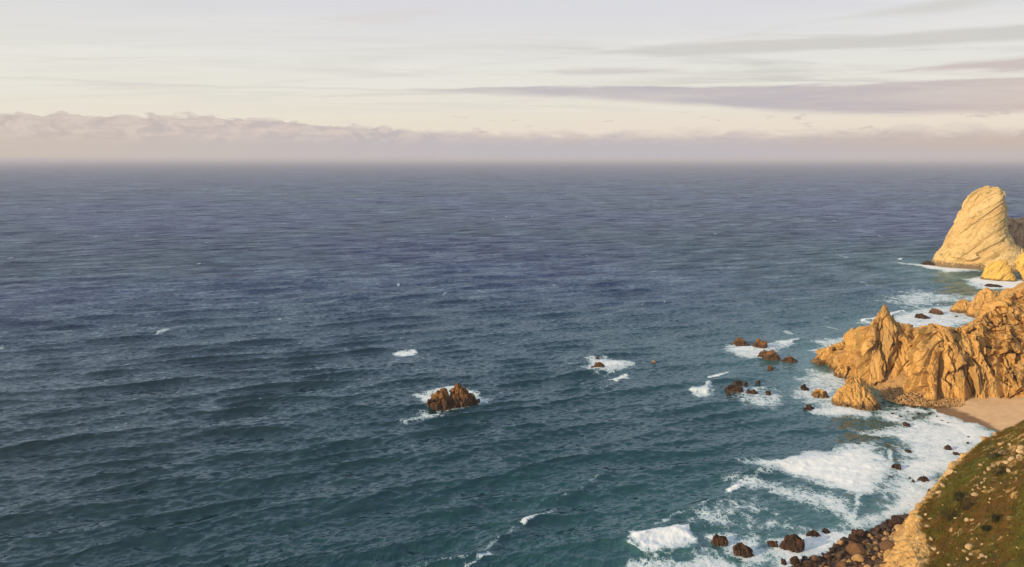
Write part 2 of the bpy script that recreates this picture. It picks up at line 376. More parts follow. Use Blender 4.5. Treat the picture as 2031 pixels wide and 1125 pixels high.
def build_sea():
    NC, dth = 1240, 0.70/788.0
    th = np.arange(math.radians(37.0), HC/RMAX, -dth); th = np.append(th, [HC/RMAX*1.6, HC/RMAX])
    r = HC/np.tan(th); NR = len(r); az = np.linspace(math.radians(-46), math.radians(46), NC)
    R, A = np.meshgrid(r, az, indexing='ij'); xx = (R*np.sin(A)).ravel(); yy = (R*np.cos(A)).ravel(); R = R.ravel()
    dr = R*R/HC*dth; P2 = np.stack([xx, yy], 1)
    near = R < 1500
    dist = np.full(len(R), 2000.0); sdn = np.zeros(len(R))
    dist[near], _, _ = seg_dist(P2[near], COAST)
    # direction the swell travels: square to crests seen lower left
    c = (px(1230, 930)-px(930, 1110))[:2]; c /= np.linalg.norm(c)
    wd = math.atan2(-c[0], c[1])
    if math.cos(wd)*1.0+math.sin(wd)*-0.4 < 0: wd += math.pi
    c2 = (px(470, 1000)-px(0, 1075))[:2]; wd2 = math.atan2(-c2[0], c2[1])
    if math.sin(wd2) > 0: wd2 += math.pi
    t0 = spectrum_tile(512, 1310.0, 30, 260, 60, wd2, 40, 3); t1 = spectrum_tile(1024, 613.0, 12, 34, 22, wd2, 36, 4, 3.6)
    t2 = spectrum_tile(1024, 331.0, 4.0, 12, 7, wd2-0.2, 4, 5, 3.0); t3 = spectrum_tile(512, 97.0, 1.0, 4.0, 3, wd2+0.2, 3, 6, 2.8)
    Z = np.zeros(len(R)); DX = np.zeros(len(R)); DY = np.zeros(len(R)); steep = np.zeros(len(R))
    gust = 0.75+0.5*ss(fbm(np.stack([xx/260, yy/260, 0*xx], 1), 2, 31), -0.5, 0.6)
    calm = 0.45+0.55*ss(dist, 5, 70)
    for tile, amp, lm, ch, rot2 in ((t0, 0.52, 30, 1.5, 0.05), (t1, 0.42, 12, 1.4, -0.06), (t2, 0.125, 4.0, 1.1, 0.15), (t3, 0.07, 1.0, 1.0, 0.25)):
        w = 1-ss(dr, lm*0.28, lm*0.75); m = w > 0.001
        for rot, off, k in ((0.0, 0.0, 0.75), (rot2, 77.7, 0.66)):
            H, dx, dy = sample(tile, xx[m], yy[m], rot, off)
            g = amp*k*w[m]*gust[m]*calm[m]
            Z[m] += H*g; DX[m] -= dx*g*ch; DY[m] -= dy*g*ch
    foam = np.zeros(len(R)); crest = np.zeros(len(R))
    # single swells lining up for the shore: (crest line in the photograph, height, back width, front width, foam)
    for line, hh, wb, wf, fo in (([(760,1150),(860,1128),(935,1108),(1010,1060),(1060,1032),(1120,985),(1180,955),(1240,925)], 1.5, 7, 2.6, 0.22),
                             ([(900,1150),(960,1108),(985,1098)], 0.6, 3, 1.6, 0.5), ([(1035,1045),(1060,1032),(1085,1018)], 0.4, 3, 1.6, 0.5),
                             ([(1240,1050),(1300,1040),(1380,1005),(1440,975),(1472,962),(1500,945),(1560,915),(1640,890)], 1.25, 7, 4.0, 0.30),
                             ([(1440,975),(1466,963),(1478,960)], 0.7, 2.5, 1.3, 1.1),
                             ([(1235,1078),(1280,1098),(1330,1100),(1375,1088),(1392,1062)], 1.5, 8, 1.8, 0.3),
                             ([(1700,1050),(1690,1020),(1712,985),(1745,955),(1762,925),(1768,900),(1745,878)], 0.5, 14, 3.5, 0.5),
                             ([(1050,795),(1140,785),(1200,768),(1240,745),(1262,735)], 0.9, 5, 2.2, 0.2),
                             ([(1362,772),(1398,775),(1414,760)], 1.2, 5, 1.8, 0.6),
                             ([(1520,690),(1560,684),(1582,673)], 0.9, 5, 1.8, 0.8),
                             ([(1400,750),(1425,743),(1450,735)], 0.7, 4, 2.0, 0.7),
                             ([(1700,640),(1755,628),(1800,616)], 1.8, 9, 4.0, 1.0),
                             ([(560,905),(760,872),(900,850),(1020,838)], 1.2, 8, 3.5, 0.0), ([(120,1130),(420,1060),(640,1030),(800,990)], 1.3, 8, 3.5, 0.0), ([(0,1085),(250,1040),(480,1000),(640,960)], 1.2, 7, 3.5, 0.0), ([(420,1130),(640,1075),(860,1030),(980,985)], 1.2, 8, 3.5, 0.0), ([(640,960),(820,915),(980,890)], 1.1, 8, 3.5, 0.0), ([(1060,920),(1180,885),(1330,850)], 1.1, 7, 3.5, 0.0),
                             ([(0,1010),(250,965),(470,940)], 1.2, 8, 3.5, 0.0), ([(300,880),(560,830),(760,800)], 1.0, 8, 4, 0.0), ([(0,900),(180,868),(400,835)], 1.1, 9, 4, 0.0), ([(1130,720),(1280,690),(1400,655)], 0.9, 10, 5, 0.0)):
        L = np.array([px(u, v)[:2] for u, v in line]); lo = L.min(0)-40; hi = L.max(0)+40
        m = np.where((P2[:,0] > lo[0]) & (P2[:,0] < hi[0]) & (P2[:,1] > lo[1]) & (P2[:,1] < hi[1]))[0]
        Q = P2[m]+np.stack([fbm(np.stack([P2[m,0]/9, P2[m,1]/9, 0*m], 1), 3, 51), fbm(np.stack([P2[m,0]/9, P2[m,1]/9, 0*m+5.], 1), 3, 52)], 1)*2.2
        d, s_, al = seg_dist(Q, L); s_ = s_*(1 if True else -1)
        end = ss(al, 0.0, 0.12)*(1-ss(al, 0.88, 1.0))
        w = np.where(s_ > 0, wb, wf); prof = np.exp(-(d/w)**2)*end*hh*(0.8+0.4*fbm(np.stack([P2[m,0]/14, P2[m,1]/14, 0*m], 1), 2, 53))
        Z[m] += prof
        if fo: foam[m] = np.maximum(foam[m], fo*end*np.exp(-(d/np.where(s_ > 0, 2.2, 0.9))**2))
    # patches of foam: outline in the photograph, density, edge softness in metres
    for poly, den, soft in (
        ([(1247,1062),(1290,1054),(1340,1050),(1375,1047),(1389,1063),(1387,1083),(1350,1096),(1300,1104),(1275,1095),(1252,1078)], 1.15, 2.5),
        ([(1470,908),(1560,902),(1640,897),(1700,880),(1745,880),(1766,905),(1756,935),(1735,960),(1705,985),(1640,972),(1560,948),(1500,930)], 1.05, 9),
        ([(1440,948),(1480,938),(1560,960),(1640,980),(1690,998),(1702,1040),(1660,1055),(1640,1022),(1560,1000),(1500,972)], 0.62, 8),
        ([(1700,850),(1790,838),(1850,815),(1900,822),(1990,868),(1890,965),(1800,1055),(1700,1050),(1712,985),(1760,930),(1770,900),(1745,876)], 0.74, 10),
        ([(1830,830),(1850,808),(1900,822),(1990,868),(1930,905),(1870,850)], 0.92, 6),
        ([(1500,1140),(1535,1075),(1600,1042),(1700,1040),(1740,1070),(1640,1110),(1580,1140)], 0.80, 6),
        ([(1215,1135),(1300,1108),(1400,1095),(1520,1120),(1500,1150),(1250,1150)], 0.62, 6),
        ([(1390,1060),(1440,1052),(1520,1065),(1540,1100),(1480,1112),(1410,1090)], 0.66, 6),
        ([(1300,1040),(1400,1000),(1480,985),(1560,1010),(1640,1050),(1560,1060),(1420,1050)], 0.40, 12),
        ([(818,788),(850,771),(900,764),(955,774),(985,794),(955,803),(890,809),(838,801)], 0.68, 6),
        ([(760,840),(840,806),(900,806),(880,830),(800,850)], 0.38, 6),
        ([(778,701),(800,694),(822,691),(825,701),(800,706)], 0.85, 4.5),
        ([(1148,727),(1162,712),(1200,709),(1240,715),(1262,728),(1240,741),(1200,742),(1155,738)], 0.70, 7),
        ([(1205,752),(1240,742),(1244,750),(1220,757)], 1.0, 2.5),
        ([(1423,692),(1450,678),(1500,686),(1575,672),(1584,680),(1560,700),(1500,712),(1440,702)], 0.68, 8),
        ([(1362,772),(1412,759),(1413,780),(1385,784)], 0.75, 5),
        ([(1425,775),(1470,760),(1550,768),(1570,800),(1520,815),(1450,800)], 0.46, 9),
        ([(1560,770),(1600,735),(1650,733),(1705,760),(1690,800),(1725,825),(1640,828),(1585,815)], 0.55, 9),
        ([(1600,808),(1660,805),(1740,812),(1720,828),(1620,823)], 0.78, 5),
        ([(1740,815),(1800,800),(1850,815),(1800,838),(1740,838)], 0.62, 6),
        ([(1668,640),(1750,626),(1800,612),(1900,606),(1940,640),(1860,660),(1770,650)], 0.66, 12),
        ([(1600,690),(1640,672),(1700,664),(1690,690),(1630,705)], 0.6, 7),
        ([(1700,600),(1800,575),(1960,580),(1940,600),(1800,612)], 0.48, 20),
        ([(1790,521),(1850,523),(1900,530),(1965,535),(1880,541),(1830,531)], 1.05, 14),
        ([(1779,515),(1784,511),(1791,512),(1789,516)], 1.1, 4),
        ([(1905,551),(1960,548),(2060,560),(2060,580),(1950,572)], 1.0, 12),
        ([(1890,600),(1960,585),(2040,580),(2040,600),(1920,640)], 0.9, 10)):
        L = np.array([px(u, v)[:2] for u, v in poly]); lo = L.min(0)-60; hi = L.max(0)+60
        m = np.where((P2[:,0] > lo[0]) & (P2[:,0] < hi[0]) & (P2[:,1] > lo[1]) & (P2[:,1] < hi[1]))[0]
        wv = np.stack([P2[m,0]/(soft*2.2), P2[m,1]/(soft*2.2), 0*m], 1)
        Q = P2[m]+np.stack([fbm(wv, 4, 61), fbm(wv+9, 4, 62)], 1)*soft*1.1
        d, _, _ = seg_dist(Q, L, True); d = np.where(inside(Q, L), d, -d)
        foam[m] = np.maximum(foam[m], den*ss(d, -soft*0.9, soft*1.5))
    # foam where waves fold over
    fl = np.where((R < 1600))[0]
    wc = vnoise(np.stack([xx[fl]/23, yy[fl]/23, 0*fl], 1), 71)
    zz = Z[fl]; foam[fl] = np.maximum(foam[fl], ss(zz, 2.2, 2.7)*ss(wc, 0.2, 0.7)*0.5)
    # thick foam stands proud and lumpy
    fm = np.where((foam > 0.5) & (R < 900))[0]
    Z[fm] += ss(foam[fm], 0.75, 1.05)*(0.22+0.22*fbm(np.stack([xx[fm]/2.2, yy[fm]/2.2, 0*fm], 1), 3, 81))
    shal = np.exp(-dist/210.0)*0.95+np.exp(-dist/40.0)*0.5
    milk = np.clip(np.exp(-dist/26.0)*0.9+0.55*ss(foam, 0.15, 0.9), 0, 1)
    V = np.stack([xx+DX, yy+DY, Z], 1)
    o = mesh_np('sea', V, gridF(NR, NC), None, True)
    for nm, a in (('foam', foam), ('shallow', shal), ('milk', milk)):
        at = o.data.attributes.new(nm, 'FLOAT', 'POINT'); at.data.foreach_set('value', a.astype(np.float32))
    # water material
    m, t = new_mat('sea_water'); o.data.materials.append(m)
    p = t.pos(); x, y, z = t.sep(p); rr = t.m('SQRT', x*x+y*y)
    big = t.noise(t.vec(x, y, 0.0), 0.0045, 4, 0.55, 0.6); mid = t.noise(t.vec(x, y, 0.0), 0.0016, 3, 0.5, 0.3)
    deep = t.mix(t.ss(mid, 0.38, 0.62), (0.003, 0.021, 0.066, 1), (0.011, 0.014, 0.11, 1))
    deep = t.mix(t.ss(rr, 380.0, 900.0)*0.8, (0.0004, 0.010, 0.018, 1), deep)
    wcol = t.mix(t.m('MULTIPLY', t.attr('shallow')+(big-0.5)*0.35, 1.0, clamp=True), deep, (0.013, 0.070, 0.080, 1))
    wcol = t.mix(t.attr('milk')*0.8, wcol, t.mix(t.ss(t.attr('foam'), 0.35, 0.8), (0.12, 0.25, 0.26, 1), (0.34, 0.46, 0.49, 1)))
    # foam lace
    wp = t.vm('ADD', t.vec(x, y*0.75, z), t.vm('SCALE', t.noise(p, 0.30, 3, 0.6, color=True), 3.6))
    lace = t.vor(wp, 0.36, 'DISTANCE_TO_EDGE'); lace2 = t.vor(wp, 0.95, 'DISTANCE_TO_EDGE')
    fn = t.noise(wp, 0.24, 6, 0.70); fl = t.noise(p, 0.06, 2, 0.5)
    pat = t.lin(fn, 0.68, 0.32)*0.50+t.m('MINIMUM', t.m('MINIMUM', lace*2.0, lace2*2.2), 0.7)*0.62+(0.5-fl)*0.5    # low = foam first
    fo = t.attr('foam')
    fmask = t.ss(fo-pat, -0.09, 0.13)*t.ss(fo, 0.04, 0.2)
    # far whitecaps
    wcn = t.noise(t.vec(x*0.5, y*0.16, 0.0), 0.11, 3, 0.5); wcb = t.noise(t.vec(x, y, 5.0), 0.006, 2, 0.5)
    wcap = t.ss(wcn, 0.70, 0.73)*t.ss(rr, 330.0, 600.0)*t.ss(wcb, 0.40, 0.60)
    fmask = t.m('MAXIMUM', fmask, wcap*0.75)
    # chop too fine for the mesh: tilt the normal by world-space noise
    nrm = X(t, t.n('ShaderNodeNewGeometry').outputs['Normal'])
    ca, sa = math.cos(wd2), math.sin(wd2)
    al = x*ca+y*sa; ac = y*ca-x*sa
    cv = t.vec(al, ac*0.30, 0.0)
    def tilt(scale, det, amt):                # mostly across the crests, a little along them
        c_ = t.sep(t.vm('SUBTRACT', t.noise(cv, scale, det, 0.6, 0.3, color=True), (0.5, 0.5, 0.5)))
        return t.vm('SCALE', t.vec(c_[0]*ca-c_[1]*(sa*0.45), c_[0]*sa+c_[1]*(ca*0.45), 0.0), amt)
    gust_n = t.ss(big, 0.35, 0.65, 0.75, 1.2)
    far = t.ss(rr, 350.0, 1300.0)
    tl = t.vm('ADD', t.vm('ADD', tilt(0.75, 2, 1.25*gust_n), tilt(0.24, 2, far*1.2+0.25)), t.vm('ADD', tilt(0.05, 3, far*0.9), tilt(0.013, 3, t.ss(rr, 700.0, 2500.0)*0.5)))
    nn = t.vm('NORMALIZE', t.vm('ADD', nrm, tl))
    fr = t.n('ShaderNodeFresnel'); fr.inputs['IOR'].default_value = 1.48; t.put(fr.inputs['Normal'], nn); Fr = X(t, fr.outputs[0])
    grp = t.noise(cv, 0.045, 4, 0.72); grp2 = t.noise(cv, 0.010, 4, 0.70)
    gk = t.lin(grp, 0.36, 0.64, -0.5, 0.5)*t.ss(rr, 450.0, 1100.0)*0.9+t.lin(grp2, 0.36, 0.64, -0.5, 0.5)*t.ss(rr, 1000.0, 3000.0)*0.5
    refl = Fr/(1.0+Fr*(t.ss(rr, 300.0, 1300.0)*2.0))*(1.0+gk*1.5)                                                # a rough sea never mirrors fully, even towards the horizon
    wd_ = t.n('ShaderNodeBsdfDiffuse'); t.put(wd_.inputs['Color'], wcol); t.put(wd_.inputs['Normal'], nn)
    wg_ = t.n('ShaderNodeBsdfGlossy'); wg_.inputs['Color'].default_value = (0.66, 0.83, 1.0, 1); t.put(wg_.inputs['Roughness'], t.lin(rr, 300.0, 2500.0, 0.07, 0.25)); t.put(wg_.inputs['Normal'], nn)
    water = t.n('ShaderNodeMixShader'); t.put(water.inputs[0], refl); t.tree.links.new(wd_.outputs[0], water.inputs[1]); t.tree.links.new(wg_.outputs[0], water.inputs[2])
    foamb = t.n('ShaderNodeBsdfPrincipled'); t.put(foamb.inputs['Base Color'], t.mix(t.ss(fo-pat, 0.0, 0.55), (0.50, 0.64, 0.72, 1), (0.84, 0.91, 0.98, 1))); foamb.inputs['Roughness'].default_value = 0.8
    foamb.inputs['Specular IOR Level'].default_value = 0.1
    t.put(foamb.inputs['Normal'], t.bump(fn*0.7-lace*0.5+t.noise(p, 1.6, 4, 0.6)*0.5, 0.5, 0.4))
    mx = t.n('ShaderNodeMixShader'); t.put(mx.inputs[0], fmask); t.tree.links.new(water.outputs[0], mx.inputs[1]); t.tree.links.new(foamb.outputs[0], mx.inputs[2])
    out = t.n('ShaderNodeOutputMaterial'); t.tree.links.new(mx.outputs[0], out.inputs[0])
    return tag(o, 'blue green sea with wind chop, swell lines and white surf', None, None, 'structure')
build_sea()
# ------------------------------------------------------------------ headland and cliff behind the beach
def silhouette_rows(st):
    """stations (ub, vb, zb, uc, vc, batter): foot in the photograph at height zb, crest in the photograph, crest this much farther off"""
    foot = []; crest = []
    for ub, vb, zb, uc, vc, ba in st:
        f = px(ub, vb, zb); foot.append(f); crest.append(pxr(uc, vc, math.hypot(f[0], f[1])+ba))
    return np.array(foot), np.array(crest)
def build_headland():
    st = [(1600,722,-2,1606,720,3), (1618,727,-2,1622,705,6), (1640,734,-2,1645,690,9), (1662,746,-2,1676,679,12), (1690,760,-1,1706,660,14),
          (1708,768,-1,1728,640,15), (1718,768,0,1736,630,15), (1727,767,0.5,1747,617,15), (1735,766,1,1756,605,15), (1744,765,1.4,1765,620,15), (1755,763,2,1776,637,15), (1780,765,3,1797,645,15), (1805,768,4,1825,650,15),
          (1835,785,3,1845,650,18), (1860,790,3,1868,645,18), (1885,782,5,1893,651,18), (1908,780,6,1912,646,20), (1935,778,7,1935,642,24), (1962,776,8,1958,622,34),
          (1990,778,9,1984,596,46), (2015,782,9,2010,580,56), (2050,788,9,2050,552,66), (2110,800,9,2110,520,80), (2200,815,9,2210,480,95)]
    foot, crest = silhouette_rows(st); n = len(st)
    out = foot.copy(); out[:, 2] = -6; out[:, 1] -= 2
    away = crest.copy(); away[:, 2] = 0; away /= np.linalg.norm(away, axis=1, keepdims=True)
    H = (crest[:, 2]-foot[:, 2])[:, None]; up = np.array([0, 0, 1.0]); k = np.arange(n)
    def at(fx, fz): return foot+(crest-foot)*np.array([fx, fx, 0])+up*H*fz
    thick = np.clip(np.abs(H)*0.07, 0.8, 3)-np.where((k > 6) & (k < 10), 1.6, 0)[:, None]+np.where(k > 17, (k-17)*6.0, 0)[:, None]
    back1 = crest+away*thick; back1[:, 2] -= 0.06*H[:, 0]
    back2 = crest+away*(thick+0.30*np.abs(H)+3); back2[:, 2] = foot[:, 2]+0.5*H[:, 0]
    back3 = crest+away*(thick+0.55*np.abs(H)+5); back3[:, 2] = -6
    C = [out, foot, at(0.16, 0.22), at(0.34, 0.48), at(0.58, 0.74), at(0.82, 0.92), crest, back1, back2, back3]
    G = loft(C, 620, 300); nt, ns = G.shape[:2]; N = gnormals(G)
    P = G.reshape(-1, 3); Nn = N.reshape(-1, 3).copy()
    if Nn[ns*60+200, 1] > 0: Nn = -Nn
    s = np.repeat(np.linspace(0, 1, ns)[None, :], nt, 0).ravel(); tt = np.repeat(np.linspace(0, 1, nt)[:, None], ns, 1).ravel()
    amp = ss(s, 0.0, 0.10)*0.75+0.25; crestw = 1-0.93*np.exp(-((tt-6/9.)/0.06)**2)-0.0*s
    crestw *= 1-0.6*np.exp(-((proj(P)[0]-1757)/16)**2)*ss(tt, 0.5, 0.62)
    Nn[:, 2] *= 0.25; Nn /= np.linalg.norm(Nn, axis=1, keepdims=True)+1e-9
    d = crag(P, Nn, rib=(1.4, 7.0, 60.0), blocks=((9.0, 4.2, 16.0), (3.8, 2.2, 14.0), (1.5, 0.4, 5.0)), s=3, dip=0.08)*amp*crestw
    gq = np.stack([(P[:,0]+0.08*P[:,2])/7.5, P[:,1]/14, P[:,2]/75], 1); gn = vnoise(gq, 501)+0.25*vnoise(gq*3.1, 502); gn2 = vnoise(gq*2.3+7, 503)+0.2*vnoise(gq*6, 504)
    d -= amp*crestw*(3.2*np.exp(-(gn/0.09)**2)+1.5*np.exp(-(gn2/0.10)**2))*ss(tt, 0.13, 0.2)      # gullies
    U, Vv = proj(P); fr = tt < 6.1/9
    d += fr*(4.0*np.exp(-((U-1846)/13)**4)*ss(Vv, 655, 690)                                   # buttress
             - 7.0*np.exp(-((U-1869-(740-Vv)*0.05)/7.0)**4)*ss(Vv, 690, 725)                 # cave beside it
             + 4.5*ss(U, 1690, 1708)*(1-ss(U, 1711+(700-Vv)*0.06, 1716+(700-Vv)*0.06))*ss(Vv, 640, 665)     # slab with a shaded flank
             + 3.0*np.exp(-((U-1905)/9)**4)*ss(Vv, 690, 705) - 3.5*np.exp(-((U-1985)/6)**4)*ss(Vv, 655, 670))
    P = P+Nn*d[:, None]
    # upright notches on the crest
    cz = fbm(np.stack([P[:,0]/4.5, P[:,1]/30, 0*P[:,0]], 1), 3, 77, True)*1.4+(worley(np.stack([P[:,0]/3.4, P[:,1]/9, 0*P[:,0]], 1), 78)[3])*2.6
    P[:,2] += cz*np.exp(-((tt-6/9.)/0.07)**2)*ss(s, 0.03, 0.12)*(1-ss(s, 0.75, 0.9))
    o = mesh_np('headland', P, orient(P, gridF(nt, ns), Nn), M['gold'], False)
    return tag(o, 'jagged golden headland with a sharp pinnacle and ribbed cliff above the beach', 'cliff')
headland = build_headland()

# ------------------------------------------------------------------ sea stacks and rocks built from their outlines
def stack(outline, rg, depth=0.7, seed=0, na=140, nt=110, rib=(1.0, 4.0, 20.0), blocks=((3.0, 0.7), (1.2, 0.3)), sink=3.0, power=2.6, lean=0.0, dip=0.2):
    """outline rows (v, left u, right u) from the top down, standing at plan distance rg"""
    o = sorted(outline); rows = []
    vs = np.array([r[0] for r in o], float); ls = np.array([r[1] for r in o], float); rs = np.array([r[2] for r in o], float)
    tv = np.linspace(0, 1, nt)**0.9*(vs[-1]-vs[0])+vs[0]
    l = np.interp(tv, vs, ls); r = np.interp(tv, vs, rs); ph = np.linspace(0, 2*math.pi, na, endpoint=False)
    wbase = np.linalg.norm(pxr(rs[-1], vs[-1], rg)-pxr(ls[-1], vs[-1], rg))
    G = np.zeros((nt+7, na, 3)); c, s = np.cos(ph), np.sin(ph)
    c = np.sign(c)*np.abs(c)**(2/power); s = np.sign(s)*np.abs(s)**(2/power)
    for i in range(nt):
        A = pxr(l[i], tv[i], rg); B = pxr(r[i], tv[i], rg); mid = (A+B)/2; h = (B-A)/2; w = np.linalg.norm(h[:2])
        fw = np.array([mid[0], mid[1], 0]); fw /= np.linalg.norm(fw)
        dd = depth*(0.6*w+0.4*wbase/2*(0.25+0.75*i/nt))
        G[i+3] = mid+fw*lean*(1-i/nt)+h*c[:, None]+fw*dd*s[:, None]; G[i+3, :, 2] = mid[2]
    top = G[3].mean(0)
    for k, f in enumerate((0.02, 0.4, 0.75)): G[k] = top+(G[3]-top)*f; G[k, :, 2] += 0.15*(1-f)
    for k in range(4): G[nt+3+k] = G[nt+2+k]; G[nt+3+k, :, 2] = G[nt+2, 0, 2]-sink*(k+1)/4
    P = G.reshape(-1, 3); N = gnormals(G, True).reshape(-1, 3)
    cen = G.mean(1, keepdims=True); sg = np.sign(((G-cen).reshape(-1, 3)*N).sum(1).mean()); N = N*sg
    d = crag(P, N, rib, blocks, seed, dip, 0.08)
    return P+N*d[:, None], orient(P, gridF(nt+7, na, True), N)
def stack_obj(name, parts, mat, label, cat, group=None):
    V = []; Fs = []; n = 0
    for P, Fq in parts: V.append(P); Fs.append(Fq+n); n += len(P)
    return tag(mesh_np(name, np.concatenate(V), np.concatenate(Fs), mat, False), label, cat, group)
def rg_of(u, v, z=0.0): p = px(u, v, z); return math.hypot(p[0], p[1])

R_URSA = rg_of(1920, 530)
big = dict(rib=(1.0, 40.0, 90.0), power=3.0, blocks=((30.0, 2.8), (10.0, 0.7), (3.0, 0.4)), na=260, nt=240, dip=-1.3)
stack_obj('sea_stack', [stack([(370,1958,1974),(373,1946,1983),(380,1932,1990),(388,1921,1992),(400,1911,1995),(415,1906,1997),(430,1900,1996),(450,1891,1995),(462,1884,1997),
                               (472,1879,2006),(482,1876,2013),(492,1873,2030),(500,1868,2050),(507,1859,2065),(515,1855,2075),(524,1851,2085),(531,1850,2085)], R_URSA+25, 0.75, 5, **big)],
          M['pale'], 'tall pale tooth shaped sea stack standing at the far right', 'sea stack')
stack_obj('rock_ridge', [stack([(436,1996,2050),(442,1990,2060),(456,1985,2070),(470,1980,2080),(500,1975,2090)], R_URSA+90, 0.4, 9, rib=(5.0, 9.0, 60.0), blocks=((7.0, 2.5), (3.0, 0.9)), na=160, nt=90)],
          M['grey'], 'grey brown serrated ridge just behind the tall pale sea stack', 'rock')
Rc = rg_of(1980, 558)
yel = dict(rib=(0.6, 9.0, 30.0), blocks=((9.0, 1.2), (3.0, 0.4)), na=140, nt=90, dip=-0.8)
stack_obj('yellow_rock', [stack([(518,1978,1998),(521,1968,2000),(526,1960,2002),(534,1953,2006),(545,1948,2011),(552,1946,2016),(558,1944,2018)], Rc+12, 0.7, 21, **yel)],
          M['yellow'], 'bright yellow sloping rock beside a dark cleft below the tall stack', 'rock')
stack_obj('yellow_rock', [stack([(505,2030,2075),(512,2018,2085),(522,2012,2090),(535,2016,2095),(548,2024,2100),(560,2028,2100)], Rc+18, 0.7, 23, **yel)],
          M['yellow'], 'yellow rock at the right edge beyond the dark cleft', 'rock')
lo = dict(na=90, nt=40, blocks=((2.6, 0.9), (1.1, 0.35)), rib=(0.5, 3.0, 10.0))
lob = dict(na=120, nt=70, blocks=((2.0, 1.1, 4.0), (0.8, 0.35, 3.0)), rib=(0.9, 2.2, 14.0), power=2.0)
def rock(label, outline, base, mat='dark', seed=0, depth=0.8, cat='rock', group=None, parts=None, name='sea_rock', **kw):
    r = rg_of((outline[-1][1]+outline[-1][2])/2, base); r += depth*0.4*(outline[-1][2]-outline[-1][1])/F0*r
    k = dict(lo); k.update(kw); ps = [stack(outline, r, depth, seed, **k)]
    for q, (ol, dr_, sd_) in enumerate(parts or []): ps.append(stack(ol, r+dr_, depth, sd_, **k))
    return stack_obj(name, ps, M[mat], label, cat, group)
G1 = 'rocks standing in the sea'
rock('twin lobed brown islet ringed by foam in the open water', [(766,906,910),(769,902,917),(774,899,922),(781,896,928),(789,893,932),(797,890,936),(803,886,938)], 803, 'brown', 31, 0.75, group=G1, name='islet',
     parts=[([(773,880,882),(777,874,886),(782,866,889),(788,857,893),(794,850,897),(800,846,899),(806,849,902)], -1.5, 32), ([(781,930,937),(785,927,941),(790,924,945),(797,920,947),(802,915,947)], 0.5, 33)], **lob)
rock('small dark rock in a white foam patch right of the islet', [(719,1187,1191),(722,1181,1194),(727,1177,1200),(732,1174,1204)], 732, 'brown', 35, group=G1)
rock('tiny rock peeking out behind the small foam ringed rock', [(709,1184,1187),(711,1182,1189),(714,1181,1191)], 714, 'brown', 36, group=G1)
rock('tiny pinkish rock alone in the water with white wash', [(716,1294,1297),(718,1293,1299),(720,1292,1300)], 720, 'tan', 37, group=G1)
rock('long brown rock awash, leftmost of the row off the headland', [(673,1462,1474),(677,1457,1480),(682,1455,1485),(686,1454,1488)], 686, 'brown', 38, group=G1)
rock('brown rock with white water pouring off beside the long one', [(677,1503,1512),(680,1499,1521),(685,1495,1520),(691,1494,1518)], 691, 'brown', 39, group=G1)
rock('rounded brown rock, largest of the row off the headland', [(696,1527,1533),(700,1522,1538),(706,1519,1543),(711,1516,1547),(714,1514,1549)], 714, 'brown', 40, group=G1,
     parts=[([(697,1510,1516),(700,1507,1521),(704,1506,1524)], 3, 41)])
rock('two humped brown rock nearest the headland in its row', [(708,1562,1568),(711,1556,1574),(715,1553,1578),(719,1552,1580)], 719, 'brown', 42, group=G1)
rock('small dark rock below the row off the headland', [(727,1525,1529),(730,1522,1532),(735,1521,1535)], 735, 'brown', 43, group=G1)
rock('long low black rock, largest of the small dark reef', [(767,1448,1468),(770,1442,1472),(774,1440,1474),(777,1440,1474)], 777, 'dark', 44, group=G1)
rock('small dark rock just behind the long low black rock', [(757,1457,1466),(760,1455,1469),(762,1455,1469)], 762, 'dark', 45, group=G1)
rock('low wedge of dark rock in the middle of the small reef', [(775,1485,1496),(778,1482,1501),(781,1481,1504)], 781, 'dark', 46, group=G1)
rock('small pointed dark rock at the right end of the reef', [(776,1520,1522),(779,1517,1525),(784,1515,1527)], 784, 'dark', 47, group=G1)
rock('speck of dark rock at the lower left of the reef', [(780,1442,1446),(783,1440,1449)], 783, 'dark', 48, group=G1)
rock('speck of dark rock at the upper right of the reef', [(756,1501,1504),(758,1499,1506)], 758, 'dark', 49, group=G1)
rock('speck of dark rock among foam at the upper middle of the reef', [(761,1479,1483),(763,1477,1485)], 763, 'dark', 50, group=G1)
rock('small jagged dark rock between the reef and the golden stump', [(766,1594,1598),(769,1592,1602),(775,1590,1604)], 775, 'dark', 51, group=G1)
rock('golden brown wedge rock left of the golden stump', [(773,1623,1630),(777,1618,1636),(783,1613,1643),(790,1612,1648)], 790, 'gold', 52, group=G1, rib=(0.5, 2.0, 8.0))
rock('dark rock in foam at the lower left of the golden stump', [(806,1601,1608),(809,1597,1612),(815,1593,1618)], 815, 'dark', 53, group=G1)
rock('pointed golden stump of rock standing in front of the headland', [(747,1688,1697),(752,1683,1702),(758,1680,1710),(766,1676,1718),(775,1669,1724),(785,1662,1730),(794,1655,1735),(802,1653,1740),(811,1656,1744)], 811, 'gold', 54, 0.75,
     cat='sea stack', name='rock_stump', na=150, nt=110, rib=(1.6, 4.0, 20.0), blocks=((2.8, 0.9), (1.2, 0.35)), power=2.2, parts=[([(783,1662,1668),(788,1657,1674),(796,1653,1680),(805,1652,1688)], -3, 55)])
rock('dark based rock leaning on the foot of the headland tip', [(727,1664,1672),(732,1660,1677),(739,1657,1684),(746,1656,1690),(751,1656,1694)], 751, 'gold', 56, rib=(0.6, 2.5, 8.0), group=G1)
rock('low dark rock in surf behind the headland, left of the pair', [(623,1823,1830),(626,1818,1836),(629,1814,1843),(632,1813,1845)], 632, 'dark', 57, group=G1)
rock('brown hump in surf behind the headland, right of the pair', [(612,1852,1859),(615,1847,1865),(620,1843,1870),(624,1842,1871)], 624, 'brown', 58, group=G1)
